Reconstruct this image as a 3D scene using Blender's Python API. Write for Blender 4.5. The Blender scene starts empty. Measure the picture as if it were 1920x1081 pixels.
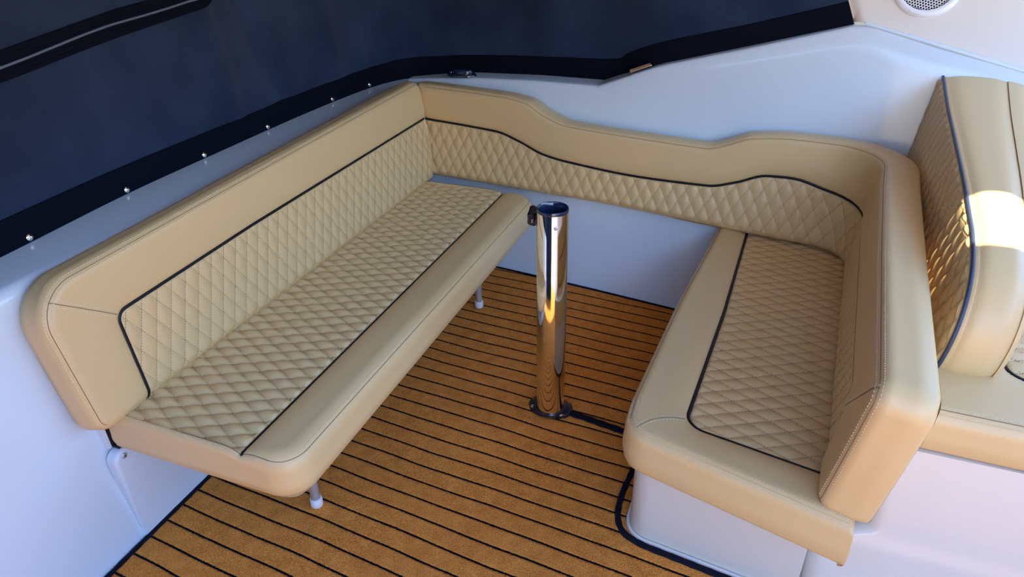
import bpy, math, random
import numpy as np
from mathutils import Matrix, Vector
rnd = random.Random(7)
PI = math.pi
SC = bpy.context.scene
COL = SC.collection

# ------------------------------------------------------------------ camera
cd = bpy.data.cameras.new('camera')
cam = bpy.data.objects.new('camera', cd)
COL.objects.link(cam)
RM = Matrix(((0.93341907, -0.1648137, 0.31869309), (0.35825069, 0.47672976, -0.80273606), (-0.01962858, 0.86346117, 0.50403327)))
CAM = Vector((0.51922, -1.61687, 1.45))
cam.matrix_world = Matrix.Translation(CAM) @ RM.to_4x4()
cd.sensor_fit = 'HORIZONTAL'
cd.sensor_width = 36.0
cd.lens = 1283.93 / 1920 * 36.0
cd.clip_start = 0.02
SC.camera = cam

# ------------------------------------------------------------------ world, sun, exposure
W = bpy.data.worlds.new('sky')
SC.world = W
W.use_nodes = True
nt = W.node_tree
nt.nodes.clear()
wo = nt.nodes.new('ShaderNodeOutputWorld')
bg = nt.nodes.new('ShaderNodeBackground')
tc = nt.nodes.new('ShaderNodeTexCoord')
sx = nt.nodes.new('ShaderNodeSeparateXYZ')
cr = nt.nodes.new('ShaderNodeValToRGB')
mp = nt.nodes.new('ShaderNodeMapRange')
mp.inputs['From Min'].default_value = -1
mp.inputs['From Max'].default_value = 1
nt.links.new(tc.outputs['Generated'], sx.inputs[0])
nt.links.new(sx.outputs['Z'], mp.inputs['Value'])
nt.links.new(mp.outputs[0], cr.inputs[0])
nt.links.new(cr.outputs[0], bg.inputs[0])
nt.links.new(bg.outputs[0], wo.inputs[0])
cr.color_ramp.elements[0].position = 0.30
cr.color_ramp.elements[0].color = (0.62, 0.40, 0.20, 1)
cr.color_ramp.elements[1].position = 0.49
cr.color_ramp.elements[1].color = (0.72, 0.54, 0.34, 1)
for p_, c_ in ((0.555, (0.74, 0.64, 0.50, 1)), (0.61, (0.46, 0.70, 1.10, 1)), (0.72, (0.32, 0.58, 1.15, 1)), (1.0, (0.14, 0.34, 1.0, 1))):
    e_ = cr.color_ramp.elements.new(p_)
    e_.color = c_
bg.inputs[1].default_value = 5.5

SUN_DIR = Vector((0.10, -0.30, 0.95)).normalized()      # towards the sun
sd = bpy.data.lights.new('sun', 'SUN')
sd.energy = 11.5
sd.angle = math.radians(0.6)
sd.color = (1.0, 0.90, 0.74)
sun = bpy.data.objects.new('sun', sd)
COL.objects.link(sun)
sun.rotation_euler = SUN_DIR.to_track_quat('Z', 'Y').to_euler()
sun.location = (3, -5, 6)

SC.view_settings.view_transform = 'Standard'
SC.view_settings.look = 'None'
SC.view_settings.gamma = 1
SC.view_settings.exposure = 0.20
SC.view_settings.use_curve_mapping = False
SC.cycles.max_bounces = 10
SC.cycles.diffuse_bounces = 6

# ------------------------------------------------------------------ materials
MATS = {}
def mat(name, col, rough=0.5, metal=0.0, spec=0.5, coat=0.0, sheen=0.0):
    m = bpy.data.materials.new(name)
    m.use_nodes = True
    b = m.node_tree.nodes['Principled BSDF']
    b.inputs['Base Color'].default_value = (*col, 1)
    b.inputs['Roughness'].default_value = rough
    b.inputs['Metallic'].default_value = metal
    b.inputs['Specular IOR Level'].default_value = spec
    b.inputs['Coat Weight'].default_value = coat
    b.inputs['Sheen Weight'].default_value = sheen
    MATS[name] = m
    return m
def N(m, t, **kw):
    n = m.node_tree.nodes.new(t)
    for k, v in kw.items():
        if k in n.inputs.keys(): n.inputs[k].default_value = v
        else: setattr(n, k, v)
    return n
def L(m, a, b): m.node_tree.links.new(a, b)
def bsdf(m): return m.node_tree.nodes['Principled BSDF']
def bump(m, scale, strength, dist, detail=3, src=None):
    tcn = N(m, 'ShaderNodeTexCoord')
    no = N(m, 'ShaderNodeTexNoise', Scale=scale, Detail=detail)
    L(m, tcn.outputs['Object'], no.inputs['Vector'])
    bp = N(m, 'ShaderNodeBump', Strength=strength, Distance=dist)
    L(m, no.outputs[0], bp.inputs['Height'])
    L(m, bp.outputs[0], bsdf(m).inputs['Normal'])
    return tcn, no
leather = mat('tan_vinyl', (0.690, 0.495, 0.232), 0.38, spec=0.45)
tcn = N(leather, 'ShaderNodeTexCoord')
vo = N(leather, 'ShaderNodeTexVoronoi', Scale=420.0)
no = N(leather, 'ShaderNodeTexNoise', Scale=9.0, Detail=4)
mx = N(leather, 'ShaderNodeMath', operation='ADD')
ml = N(leather, 'ShaderNodeMath', operation='MULTIPLY'); ml.inputs[1].default_value = 6.0
bp = N(leather, 'ShaderNodeBump', Strength=0.22, Distance=0.0006)
L(leather, tcn.outputs['Object'], vo.inputs['Vector']); L(leather, tcn.outputs['Object'], no.inputs['Vector'])
L(leather, no.outputs[0], ml.inputs[0]); L(leather, vo.outputs[0], mx.inputs[0]); L(leather, ml.outputs[0], mx.inputs[1])
L(leather, mx.outputs[0], bp.inputs['Height']); L(leather, bp.outputs[0], bsdf(leather).inputs['Normal'])
thread = mat('pale_thread', (0.72, 0.63, 0.45), 0.6)
thread_dk = mat('brown_thread', (0.34, 0.26, 0.16), 0.65)
seamline = mat('seam_shadow_gap', (0.20, 0.15, 0.09), 0.7)
pipe_m = mat('navy_piping', (0.004, 0.006, 0.011), 0.42, spec=0.3)
gel_n = mat('warm_cast_gelcoat', (0.65, 0.615, 0.53), 0.25, spec=0.5, coat=0.3)  # same gelcoat, with the warm light on the plinths put into its colour
gel = mat('blue_cast_gelcoat', (0.63, 0.74, 0.815), 0.22, spec=0.5, coat=0.3)  # white gelcoat with the blue of the skylight put into its colour
gel_w = mat('cream_gelcoat', (0.72, 0.68, 0.60), 0.3, spec=0.5, coat=0.2)
bump(gel, 2.2, 0.12, 0.02, 2)
canvas = mat('navy_canvas', (0.016, 0.028, 0.060), 0.85, spec=0.15, sheen=0.12)
tcn = N(canvas, 'ShaderNodeTexCoord')
n1 = N(canvas, 'ShaderNodeTexNoise', Scale=5.0, Detail=6)
r1 = N(canvas, 'ShaderNodeValToRGB')
r1.color_ramp.elements[0].position = 0.35; r1.color_ramp.elements[0].color = (0.008, 0.020, 0.050, 1)
r1.color_ramp.elements[1].position = 0.75; r1.color_ramp.elements[1].color = (0.020, 0.040, 0.086, 1)
n2 = N(canvas, 'ShaderNodeTexNoise', Scale=500.0, Detail=2)
b2 = N(canvas, 'ShaderNodeBump', Strength=0.4, Distance=0.0008)
L(canvas, tcn.outputs['Object'], n1.inputs['Vector']); L(canvas, n1.outputs[0], r1.inputs[0]); L(canvas, r1.outputs[0], bsdf(canvas).inputs['Base Color'])
L(canvas, tcn.outputs['Object'], n2.inputs['Vector']); L(canvas, n2.outputs[0], b2.inputs['Height']); L(canvas, b2.outputs[0], bsdf(canvas).inputs['Normal'])
hem_m = mat('dark_navy_webbing', (0.0025, 0.0045, 0.011), 0.85, spec=0.08)
bump(hem_m, 600, 0.4, 0.0006)
roof_m = mat('pale_roof_bounce', (0.33, 0.315, 0.30), 0.9, spec=0.1)  # colour of the unseen roof, paled to reflect more light downwards
chrome = mat('polished_steel', (0.86, 0.80, 0.70), 0.06, metal=1.0)
steel = mat('brushed_aluminium', (0.50, 0.51, 0.52), 0.42, metal=0.55)
blackp = mat('black_plastic', (0.010, 0.013, 0.022), 0.22, spec=0.6)
navyp = mat('navy_plastic', (0.010, 0.022, 0.06), 0.15, spec=0.7, coat=0.4)
whitep = mat('white_plastic', (0.78, 0.79, 0.82), 0.4)
binding = mat('navy_carpet_binding', (0.008, 0.010, 0.018), 0.9, spec=0.1)
bump(binding, 350, 0.8, 0.002)
dark = mat('dark_recess', (0.012, 0.012, 0.014), 0.8)
grille_hole = mat('speaker_cone_black', (0.008, 0.008, 0.010), 0.8)

carpet = mat('teak_striped_carpet', (0.40, 0.23, 0.10), 0.95, spec=0.02)
tcn = N(carpet, 'ShaderNodeTexCoord')
sp = N(carpet, 'ShaderNodeSeparateXYZ')
L(carpet, tcn.outputs['Object'], sp.inputs[0])
nw = N(carpet, 'ShaderNodeTexNoise', Scale=3.2, Detail=1)
L(carpet, tcn.outputs['Object'], nw.inputs['Vector'])
nf = N(carpet, 'ShaderNodeTexNoise', Scale=160.0, Detail=2)
L(carpet, tcn.outputs['Object'], nf.inputs['Vector'])
def MA(op, a, b=None):
    n = N(carpet, 'ShaderNodeMath', operation=op)
    for i, v in enumerate((a, b)):
        if v is None: continue
        if isinstance(v, (int, float)): n.inputs[i].default_value = v
        else: L(carpet, v, n.inputs[i])
    return n.outputs[0]
PITCH = 0.0575
yy = MA('ADD', sp.outputs['Y'], MA('MULTIPLY', sp.outputs['X'], 0.075))
yy = MA('ADD', yy, MA('MULTIPLY', MA('SUBTRACT', nw.outputs[0], 0.5), 0.018))
yy = MA('ADD', yy, MA('MULTIPLY', MA('SUBTRACT', nf.outputs[0], 0.5), 0.0035))
ph = MA('FRACT', MA('DIVIDE', MA('ADD', yy, 10 * PITCH + 0.6154 + 0.062 + PITCH / 2), PITCH))
dist = MA('MULTIPLY', MA('ABSOLUTE', MA('SUBTRACT', ph, 0.5)), PITCH)
line = N(carpet, 'ShaderNodeMapRange')
line.inputs['From Min'].default_value = 0.0024
line.inputs['From Max'].default_value = 0.0036
L(carpet, dist, line.inputs['Value'])
vv = N(carpet, 'ShaderNodeTexNoise', Scale=330.0, Detail=3)
L(carpet, tcn.outputs['Object'], vv.inputs['Vector'])
vc = N(carpet, 'ShaderNodeTexNoise', Scale=26.0, Detail=4)
L(carpet, tcn.outputs['Object'], vc.inputs['Vector'])
cc = N(carpet, 'ShaderNodeValToRGB')
cc.color_ramp.elements[0].position = 0.30; cc.color_ramp.elements[0].color = (0.42, 0.130, 0.021, 1)
cc.color_ramp.elements[1].position = 0.70; cc.color_ramp.elements[1].color = (1.0, 0.40, 0.080, 1)
L(carpet, MA('ADD', MA('MULTIPLY', vv.outputs[0], 0.72), MA('MULTIPLY', vc.outputs[0], 0.28)), cc.inputs[0])
mixc = N(carpet, 'ShaderNodeMix', data_type='RGBA')
L(carpet, line.outputs[0], mixc.inputs['Factor'])
mixc.inputs['A'].default_value = (0.006, 0.007, 0.012, 1) if False else (0.006, 0.007, 0.012, 1)
mixc.inputs[6].default_value = (0.006, 0.007, 0.012, 1)
L(carpet, cc.outputs[0], mixc.inputs[7])
L(carpet, mixc.outputs[2], bsdf(carpet).inputs['Base Color'])
bc = N(carpet, 'ShaderNodeBump', Strength=1.0, Distance=0.004)
gr = N(carpet, 'ShaderNodeMapRange')
gr.inputs['From Min'].default_value = 0.001
gr.inputs['From Max'].default_value = 0.007
L(carpet, dist, gr.inputs['Value'])
L(carpet, MA('ADD', vv.outputs[0], MA('MULTIPLY', gr.outputs[0], 0.9)), bc.inputs['Height'])
L(carpet, bc.outputs[0], bsdf(carpet).inputs['Normal'])

# ------------------------------------------------------------------ mesh helpers
class MB:
    def __init__(s): s.v = []; s.f = []; s.m = []; s.n = 0
    def add(s, verts, faces, mi=0):
        verts = np.asarray(verts, float).reshape(-1, 3)
        s.v.append(verts)
        for f in faces: s.f.append(tuple(int(i) + s.n for i in f)); s.m.append(mi)
        s.n += len(verts)
    def box(s, c, size, mi=0, rot=None):
        x, y, z = [q / 2 for q in size]
        v = np.array([(-x, -y, -z), (x, -y, -z), (x, y, -z), (-x, y, -z), (-x, -y, z), (x, -y, z), (x, y, z), (-x, y, z)])
        if rot is not None: v = v @ np.array(rot.to_3x3()).T
        s.add(v + np.array(c), [(0, 3, 2, 1), (4, 5, 6, 7), (0, 1, 5, 4), (1, 2, 6, 5), (2, 3, 7, 6), (3, 0, 4, 7)], mi)
    def tube(s, pts, r, n=10, mi=0, closed=False):
        pts = np.asarray(pts, float)
        m = len(pts)
        if closed: T = np.roll(pts, -1, 0) - np.roll(pts, 1, 0)
        else: T = np.gradient(pts, axis=0)
        T /= np.linalg.norm(T, axis=1)[:, None] + 1e-12
        a = np.array([0, 0, 1.0]) if abs(T[0][2]) < 0.9 else np.array([1.0, 0, 0])
        u = np.cross(T[0], a); u /= np.linalg.norm(u)
        V = []
        for i in range(m):
            u = u - T[i] * (u @ T[i]); u /= np.linalg.norm(u)
            w = np.cross(T[i], u)
            rr = r[i] if hasattr(r, '__len__') else r
            for k in range(n):
                a_ = 2 * PI * k / n
                V.append(pts[i] + rr * (math.cos(a_) * u + math.sin(a_) * w))
        F = []
        for i in range(m if closed else m - 1):
            j = (i + 1) % m
            for k in range(n):
                k2 = (k + 1) % n
                F.append((i * n + k, i * n + k2, j * n + k2, j * n + k))
        if not closed:
            F.append(tuple(range(n - 1, -1, -1))); F.append(tuple((m - 1) * n + k for k in range(n)))
        s.add(V, F, mi)
    def lathe(s, prof, c=(0, 0, 0), n=48, mi=0, M=None, rad=None, cap=True):
        V = []; F = []
        for (r, z) in prof:
            for k in range(n):
                a = 2 * PI * k / n
                q = r * (rad(a) if rad else 1)
                V.append((q * math.cos(a), q * math.sin(a), z))
        for i in range(len(prof) - 1):
            for k in range(n):
                k2 = (k + 1) % n
                F.append((i * n + k, i * n + k2, (i + 1) * n + k2, (i + 1) * n + k))
        if cap:
            F.append(tuple(range(n - 1, -1, -1))); F.append(tuple((len(prof) - 1) * n + k for k in range(n)))
        V = np.array(V)
        if M is not None: V = V @ np.array(M.to_3x3()).T
        s.add(V + np.array(c), F, mi)
    def prism(s, poly, z0, z1, mi=0, bev=0.0, seg=4, f=None):
        """closed polygon (x,y) extruded in z with rounded top edge; f maps (x,y,z)->xyz"""
        P = np.asarray(poly, float)
        A = 0.5 * np.sum(P[:, 0] * np.roll(P[:, 1], -1) - np.roll(P[:, 0], -1) * P[:, 1])
        if A < 0: P = P[::-1]
        rings = [(0, z0)]
        if bev > 0:
            for k in range(seg + 1):
                a = k / seg * PI / 2
                rings.append((bev * (1 - math.cos(a)), z1 - bev + bev * math.sin(a)))
        else: rings.append((0, z1))
        T = np.roll(P, -1, 0) - np.roll(P, 1, 0)
        T /= np.linalg.norm(T, axis=1)[:, None]
        Nn = np.stack([-T[:, 1], T[:, 0]], 1)
        n = len(P); V = []; F = []
        for off, z in rings:
            Q = P + Nn * off
            V += [(q[0], q[1], z) for q in Q]
        V = np.array(V)
        if f is not None: V = np.array([f(*q) for q in V])
        for i in range(len(rings) - 1):
            for k in range(n):
                k2 = (k + 1) % n
                F.append((i * n + k, i * n + k2, (i + 1) * n + k2, (i + 1) * n + k))
        F.append(tuple(range(n - 1, -1, -1))); F.append(tuple((len(rings) - 1) * n + k for k in range(n)))
        s.add(V, F, mi)
    def build(s, name, mats, parent=None, smooth=True, angle=40, **props):
        me = bpy.data.meshes.new(name)
        V = np.concatenate(s.v)
        me.from_pydata(V.tolist(), [], s.f)
        if not isinstance(mats, (list, tuple)): mats = [mats]
        for m in mats: me.materials.append(m)
        if len(mats) > 1: me.polygons.foreach_set('material_index', s.m)
        me.update()
        if smooth:
            me.shade_smooth() if hasattr(me, 'shade_smooth') else None
            try: me.set_sharp_from_angle(angle=math.radians(angle))
            except Exception: pass
        o = bpy.data.objects.new(name, me)
        COL.objects.link(o)
        if parent: o.parent = parent
        for k, v in props.items(): o[k] = v
        return o
def thing(name, label, cat, loc=(0, 0, 0), group=None):
    o = bpy.data.objects.new(name, None)
    COL.objects.link(o)
    o.empty_display_size = 0.05
    o.location = loc
    o['label'] = label; o['category'] = cat
    if group: o['group'] = group
    return o
def settle(root):
    """children were modelled in world space: keep them there under a root standing at its own base"""
    for ch in [c for c in bpy.data.objects if c.parent == root]:
        ch.data.transform(Matrix.Translation(-root.location))
def copy_tree(o, parent=None):
    c = o.copy(); COL.objects.link(c); c.parent = parent
    for ch in [q for q in bpy.data.objects if q.parent == o]: copy_tree(ch, c)
    return c
def arc(cx, cy, r, a0, a1, n=10):
    return [(cx + r * math.cos(math.radians(a0 + (a1 - a0) * i / n)), cy + r * math.sin(math.radians(a0 + (a1 - a0) * i / n))) for i in range(n + 1)]
def resample(P, n):
    P = np.asarray(P, float)
    d = np.concatenate([[0], np.cumsum(np.linalg.norm(np.diff(P, axis=0), axis=1))])
    if np.isscalar(n): t = np.linspace(0, d[-1], n)
    else: t = np.asarray(n) * d[-1]
    return np.stack([np.interp(t, d, P[:, k]) for k in range(P.shape[1])], 1)
def plen(P): return float(np.sum(np.linalg.norm(np.diff(np.asarray(P, float), axis=0), axis=1)))
def round_poly(pts, n=8):
    """[(x,y,r)] open polyline with rounded corners"""
    out = [tuple(pts[0][:2])]
    for i in range(1, len(pts) - 1):
        p = np.array(pts[i][:2]); a = np.array(pts[i - 1][:2]); b = np.array(pts[i + 1][:2]); r = pts[i][2] if len(pts[i]) > 2 else 0
        if r <= 0: out.append(tuple(p)); continue
        u = (a - p) / np.linalg.norm(a - p); w = (b - p) / np.linalg.norm(b - p)
        ang = math.acos(max(-1, min(1, u @ w)))
        t = r / math.tan(ang / 2)
        bis = (u + w); bis /= np.linalg.norm(bis)
        c = p + bis * r / math.sin(ang / 2)
        s0 = p + u * t - c; s1 = p + w * t - c
        a0 = math.atan2(s0[1], s0[0]); a1 = math.atan2(s1[1], s1[0])
        d = (a1 - a0 + PI) % (2 * PI) - PI
        for k in range(n + 1):
            q = a0 + d * k / n
            out.append((c[0] + r * math.cos(q), c[1] + r * math.sin(q)))
    out.append(tuple(pts[-1][:2]))
    return out
def smooth_curve(P, n, it=3):
    """cubic (Catmull-Rom) through control points"""
    P = np.asarray(P, float)
    Q = np.vstack([2 * P[0] - P[1], P, 2 * P[-1] - P[-2]])
    out = []
    for i in range(1, len(Q) - 2):
        for t in np.linspace(0, 1, n, endpoint=False):
            a, b, c, d = Q[i - 1], Q[i], Q[i + 1], Q[i + 2]
            out.append(0.5 * ((2 * b) + (-a + c) * t + (2 * a - 5 * b + 4 * c - d) * t * t + (-a + 3 * b - 3 * c + d) * t ** 3))
    out.append(Q[-2])
    return np.array(out)
def pchip(xs, ys):
    """monotone-ish smooth interpolator"""
    xs = np.asarray(xs, float); ys = np.asarray(ys, float)
    h = np.diff(xs); dl = np.diff(ys) / h
    m = np.zeros_like(xs); m[0] = dl[0]; m[-1] = dl[-1]
    for i in range(1, len(xs) - 1):
        m[i] = 0 if dl[i - 1] * dl[i] <= 0 else 2 * dl[i - 1] * dl[i] / (dl[i - 1] + dl[i])
    def f(x):
        x = np.clip(np.asarray(x, float), xs[0], xs[-1])
        i = np.clip(np.searchsorted(xs, x) - 1, 0, len(h) - 1)
        t = (x - xs[i]) / h[i]
        return (2 * t ** 3 - 3 * t ** 2 + 1) * ys[i] + (t ** 3 - 2 * t ** 2 + t) * h[i] * m[i] + (-2 * t ** 3 + 3 * t ** 2) * ys[i + 1] + (t ** 3 - t ** 2) * h[i] * m[i + 1]
    return f
def pdist(X, Y, P):
    """distance from points to polyline"""
    P = np.asarray(P, float)
    sh = X.shape; X = X.ravel(); Y = Y.ravel()
    best = np.full(X.shape, 1e9)
    for i in range(len(P) - 1):
        a = P[i]; d = P[i + 1] - a; L2 = d @ d + 1e-15
        t = np.clip(((X - a[0]) * d[0] + (Y - a[1]) * d[1]) / L2, 0, 1)
        best = np.minimum(best, (X - a[0] - t * d[0]) ** 2 + (Y - a[1] - t * d[1]) ** 2)
    return np.sqrt(best).reshape(sh)
def inside(X, Y, P):
    P = np.asarray(P, float); sh = X.shape; X = X.ravel(); Y = Y.ravel()
    c = np.zeros(X.shape, bool)
    n = len(P)
    for i in range(n):
        a = P[i]; b = P[(i + 1) % n]
        if a[1] == b[1]: continue
        m = ((a[1] > Y) != (b[1] > Y)) & (X < (b[0] - a[0]) * (Y - a[1]) / (b[1] - a[1]) + a[0])
        c ^= m
    return c.reshape(sh)

# ------------------------------------------------------------------ upholstered cushion
EDGE = [0, 0.0006, 0.0022, 0.0045, 0.0075, 0.0100, 0.0115, 0.0130, 0.0145, 0.0160, 0.0190, 0.023, 0.027, 0.031]
SEAM_E = 0.0130
def params(length, step, ends=True):
    if not ends: return np.linspace(0, 1, max(3, int(length / step)))
    e = np.array(EDGE)
    mid = np.linspace(e[-1] + step, length - e[-1] - step, max(3, int((length - 2 * e[-1]) / step)))
    return np.concatenate([e, mid, (length - e)[::-1]]) / length
class Cushion:
    def __init__(s, sides, fmap, thick, R=0.03, quilt=None, qpoly=None, pipe=None, amp=0.006, qw=0.047, qh=0.088, qo=(0, 0),
                 roll=0.010, skew=0.0, step=0.004, seam_sides=(0, 1, 2, 3), back_r=0.012, roll_w=0.045, swap=False, rfun=None, pad=None):
        s.rfun = rfun; s.pad = pad
        # sides: four polylines, bottom (u0->u1), right (bottom->top), top (u0->u1), left (bottom->top)
        s.sides = [np.asarray(q, float) for q in sides]
        s.f = fmap; s.thick = thick; s.R = R; s.amp = amp; s.qw = qw; s.qh = qh; s.qo = qo; s.roll = roll
        s.qpoly = qpoly; s.pipe = pipe; s.skew = skew; s.step = step; s.back_r = back_r; s.roll_w = roll_w; s.swap = swap
        b, r, t, l = s.sides
        s.loop = np.vstack([b, r[1:], t[::-1][1:], l[::-1][1:]])
    def ab(s, U, V):
        p = (U - s.qo[0]); q = (V - s.qo[1])
        if s.swap: p, q = q, p
        p = p - s.skew * q
        return p / s.qw + q / s.qh, p / s.qw - q / s.qh
    def D(s, U, V):
        e = pdist(U, V, s.loop)
        R = s.R if s.rfun is None else s.rfun(U, V)
        drop = np.where(e < R, R - np.sqrt(np.maximum(R * R - (R - np.minimum(e, R)) ** 2, 0)), 0)
        d = -drop - 0.0011 * np.exp(-((e - SEAM_E) / 0.0013) ** 2)
        if s.qpoly is not None:
            ins = inside(U, V, s.qpoly)
            dp = pdist(U, V, s.pipe)
            a, b = s.ab(U, V)
            qq = np.sqrt(np.abs(np.sin(PI * a) * np.sin(PI * b)) + 1e-6)
            k = np.clip(dp / 0.010, 0, 1)
            k = k * k * (3 - 2 * k)
            q = s.amp * qq * k - 0.0035 * (1 - k)
            g = np.clip(dp / s.roll_w, 0, 1)
            rl = s.roll * np.sqrt(np.maximum(1 - (1 - g) ** 2, 0)) - 0.0035 * np.exp(-(dp / 0.003) ** 2)
            d = d + np.where(ins, q, rl)
        if s.pad is not None: d = d + s.pad(U, V)
        return d
    def surf(s, UV, lift=0.0):
        UV = np.asarray(UV, float)
        return s.f(UV[:, 0], UV[:, 1], s.D(UV[:, 0], UV[:, 1]) + lift)
    def grid(s):
        b, r, t, l = s.sides
        pu = params(max(plen(b), plen(t)), s.step); pv = params(max(plen(l), plen(r)), s.step)
        B = resample(b, pu); T = resample(t, pu); Lf = resample(l, pv); Rt = resample(r, pv)
        u = pu[:, None, None]; v = pv[None, :, None]
        P = (1 - v) * B[:, None] + v * T[:, None] + (1 - u) * Lf[None] + u * Rt[None] \
            - ((1 - u) * (1 - v) * B[0] + u * (1 - v) * B[-1] + (1 - u) * v * T[0] + u * v * T[-1])
        return P[..., 0], P[..., 1]
    def build(s, root, body='border', stitches=(), quilt_stitch=True, seam_rows=None, extra=None):
        U, V = s.grid()
        nu, nv = U.shape
        XYZ = s.f(U.ravel(), V.ravel(), s.D(U, V).ravel())
        idx = np.arange(nu * nv).reshape(nu, nv)
        q = np.stack([idx[:-1, :-1], idx[1:, :-1], idx[1:, 1:], idx[:-1, 1:]], -1).reshape(-1, 4)
        cu = (U[:-1, :-1] + U[1:, 1:]).ravel() / 2; cv = (V[:-1, :-1] + V[1:, 1:]).ravel() / 2
        mask = inside(cu, cv, s.qpoly) if s.qpoly is not None else np.zeros(len(q), bool)
        # orientation
        p0, p1, p2 = XYZ[q[len(q) // 2][:3]]
        out = s.f(np.array([cu[len(q) // 2]]), np.array([cv[len(q) // 2]]), np.array([0.05]))[0] - s.f(np.array([cu[len(q) // 2]]), np.array([cv[len(q) // 2]]), np.array([0.0]))[0]
        flip = np.dot(np.cross(p1 - p0, p2 - p1), out) < 0
        if flip: q = q[:, ::-1]
        bm = MB(); bm.add(XYZ, q[~mask])
        # side wall and back
        loop = np.concatenate([idx[:, 0], idx[-1, 1:], idx[::-1, -1][1:], idx[0, ::-1][1:-1]])
        lu = U.ravel()[loop]; lv = V.ravel()[loop]
        base = float(-s.R)
        depths = [base, base - 0.006]
        D1 = -s.thick + s.back_r
        if D1 < base - 0.012: depths += list(np.linspace(base - 0.006, D1, 5)[1:])
        cen = np.array([lu.mean(), lv.mean()])
        rings = []
        Tn = np.stack([np.roll(lu, -1) - np.roll(lu, 1), np.roll(lv, -1) - np.roll(lv, 1)], 1)
        Tn /= np.linalg.norm(Tn, axis=1)[:, None] + 1e-9
        Ni = np.stack([-Tn[:, 1], Tn[:, 0]], 1)     # inward for ccw loop
        area = 0.5 * np.sum(lu * np.roll(lv, -1) - np.roll(lu, -1) * lv)
        if area < 0: Ni = -Ni
        for d in depths:
            k = (d - base) / (D1 - base) if D1 < base else 0
            bul = -0.003 * math.sin(PI * min(1, max(0, k)))
            rings.append((lu + Ni[:, 0] * bul, lv + Ni[:, 1] * bul, d))
        for k in range(1, 5):
            a = k / 4 * PI / 2
            o = s.back_r * (1 - math.cos(a))
            rings.append((lu + Ni[:, 0] * o, lv + Ni[:, 1] * o, D1 - s.back_r * math.sin(a)))
        VV = []
        D0 = s.D(U, V).ravel()[loop]
        for (a, b, d) in rings:
            dd = np.full(len(a), d) if VV else D0
            VV.append(s.f(a, b, dd))
        n = len(lu); F = []
        for i in range(len(rings) - 1):
            for k in range(n):
                k2 = (k + 1) % n
                f = (i * n + k, (i + 1) * n + k, (i + 1) * n + k2, i * n + k2)
                F.append(f)
        if flip: F = [f[::-1] for f in F]
        bm.add(np.concatenate(VV), F)
        iu = sorted(set(list(range(6, nu - 6, 5)) + [nu - 7])); iv = sorted(set(list(range(6, nv - 6, 5)) + [nv - 7]))
        BU = U[np.ix_(iu, iv)]; BV = V[np.ix_(iu, iv)]
        ib = np.arange(BU.size).reshape(BU.shape)
        qb = np.stack([ib[:-1, :-1], ib[:-1, 1:], ib[1:, 1:], ib[1:, :-1]], -1).reshape(-1, 4)
        if flip: qb = qb[:, ::-1]
        bm.add(s.f(BU.ravel(), BV.ravel(), np.full(BU.size, -s.thick)), qb)
        mats = [leather, thread, seamline]
        for rows in (stitches or ()):
            s.stitch(bm, rows, 1)
        if seam_rows:
            for P in seam_rows:
                pts = resample(P, int(plen(P) / 0.006) + 2)
                bm.tube(s.surf(pts, 0.0003), 0.0009, 6, 2)
        if extra: extra(bm, s)
        bo = bm.build(body, mats, root, angle=50)
        objs = [bo]
        if mask.any():
            qm = MB(); qm.add(XYZ, q[mask])
            if quilt_stitch: s.quilt(qm)
            objs.append(qm.build('quilted_panel', [leather, thread, thread_dk], root, angle=60))
        if s.pipe is not None:
            pm = MB()
            pts = resample(s.pipe, int(plen(s.pipe) / 0.006) + 2)
            pm.tube(s.surf(pts, 0.0046), 0.0052, 10)
            objs.append(pm.build('piping', pipe_m, root, label='dark navy piping'))
        return objs
    def stitch(s, bm, P, mi, pitch=0.0078, ln=0.0052, w=0.0007, off=None):
        P = np.asarray(P, float)
        n = max(2, int(plen(P) / pitch))
        t = (np.arange(n) + 0.5) / n
        L_ = plen(P)
        A = resample(P, np.clip(t - ln / 2 / L_, 0, 1)); B = resample(P, np.clip(t + ln / 2 / L_, 0, 1))
        s.caps(bm, s.surf(A, 0.0002), s.surf(B, 0.0002), s.surf((A + B) / 2, 0.0013), w, mi)
    def caps(s, bm, a, b, c, w, mi):
        """little thread loops: a ridge a-c-b of width w"""
        T = b - a; T /= np.linalg.norm(T, axis=1)[:, None] + 1e-12
        Nn = c - (a + b) / 2; Nn /= np.linalg.norm(Nn, axis=1)[:, None] + 1e-12
        S = np.cross(T, Nn) * w
        c1 = a * 0.72 + b * 0.28 + Nn * 0.0010; c2 = a * 0.28 + b * 0.72 + Nn * 0.0010
        n = len(a)
        V = np.stack([a - S, a + S, c1 - S, c1 + S, c2 - S, c2 + S, b - S, b + S], 1).reshape(-1, 3)
        F = []
        for i in range(n):
            o = i * 8
            for k in (0, 2, 4): F.append((o + k, o + k + 1, o + k + 3, o + k + 2))
            F.append((o, o + 2, o + 4, o + 6)); F.append((o + 1, o + 7, o + 5, o + 3))
        bm.add(V, F, mi)
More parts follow.
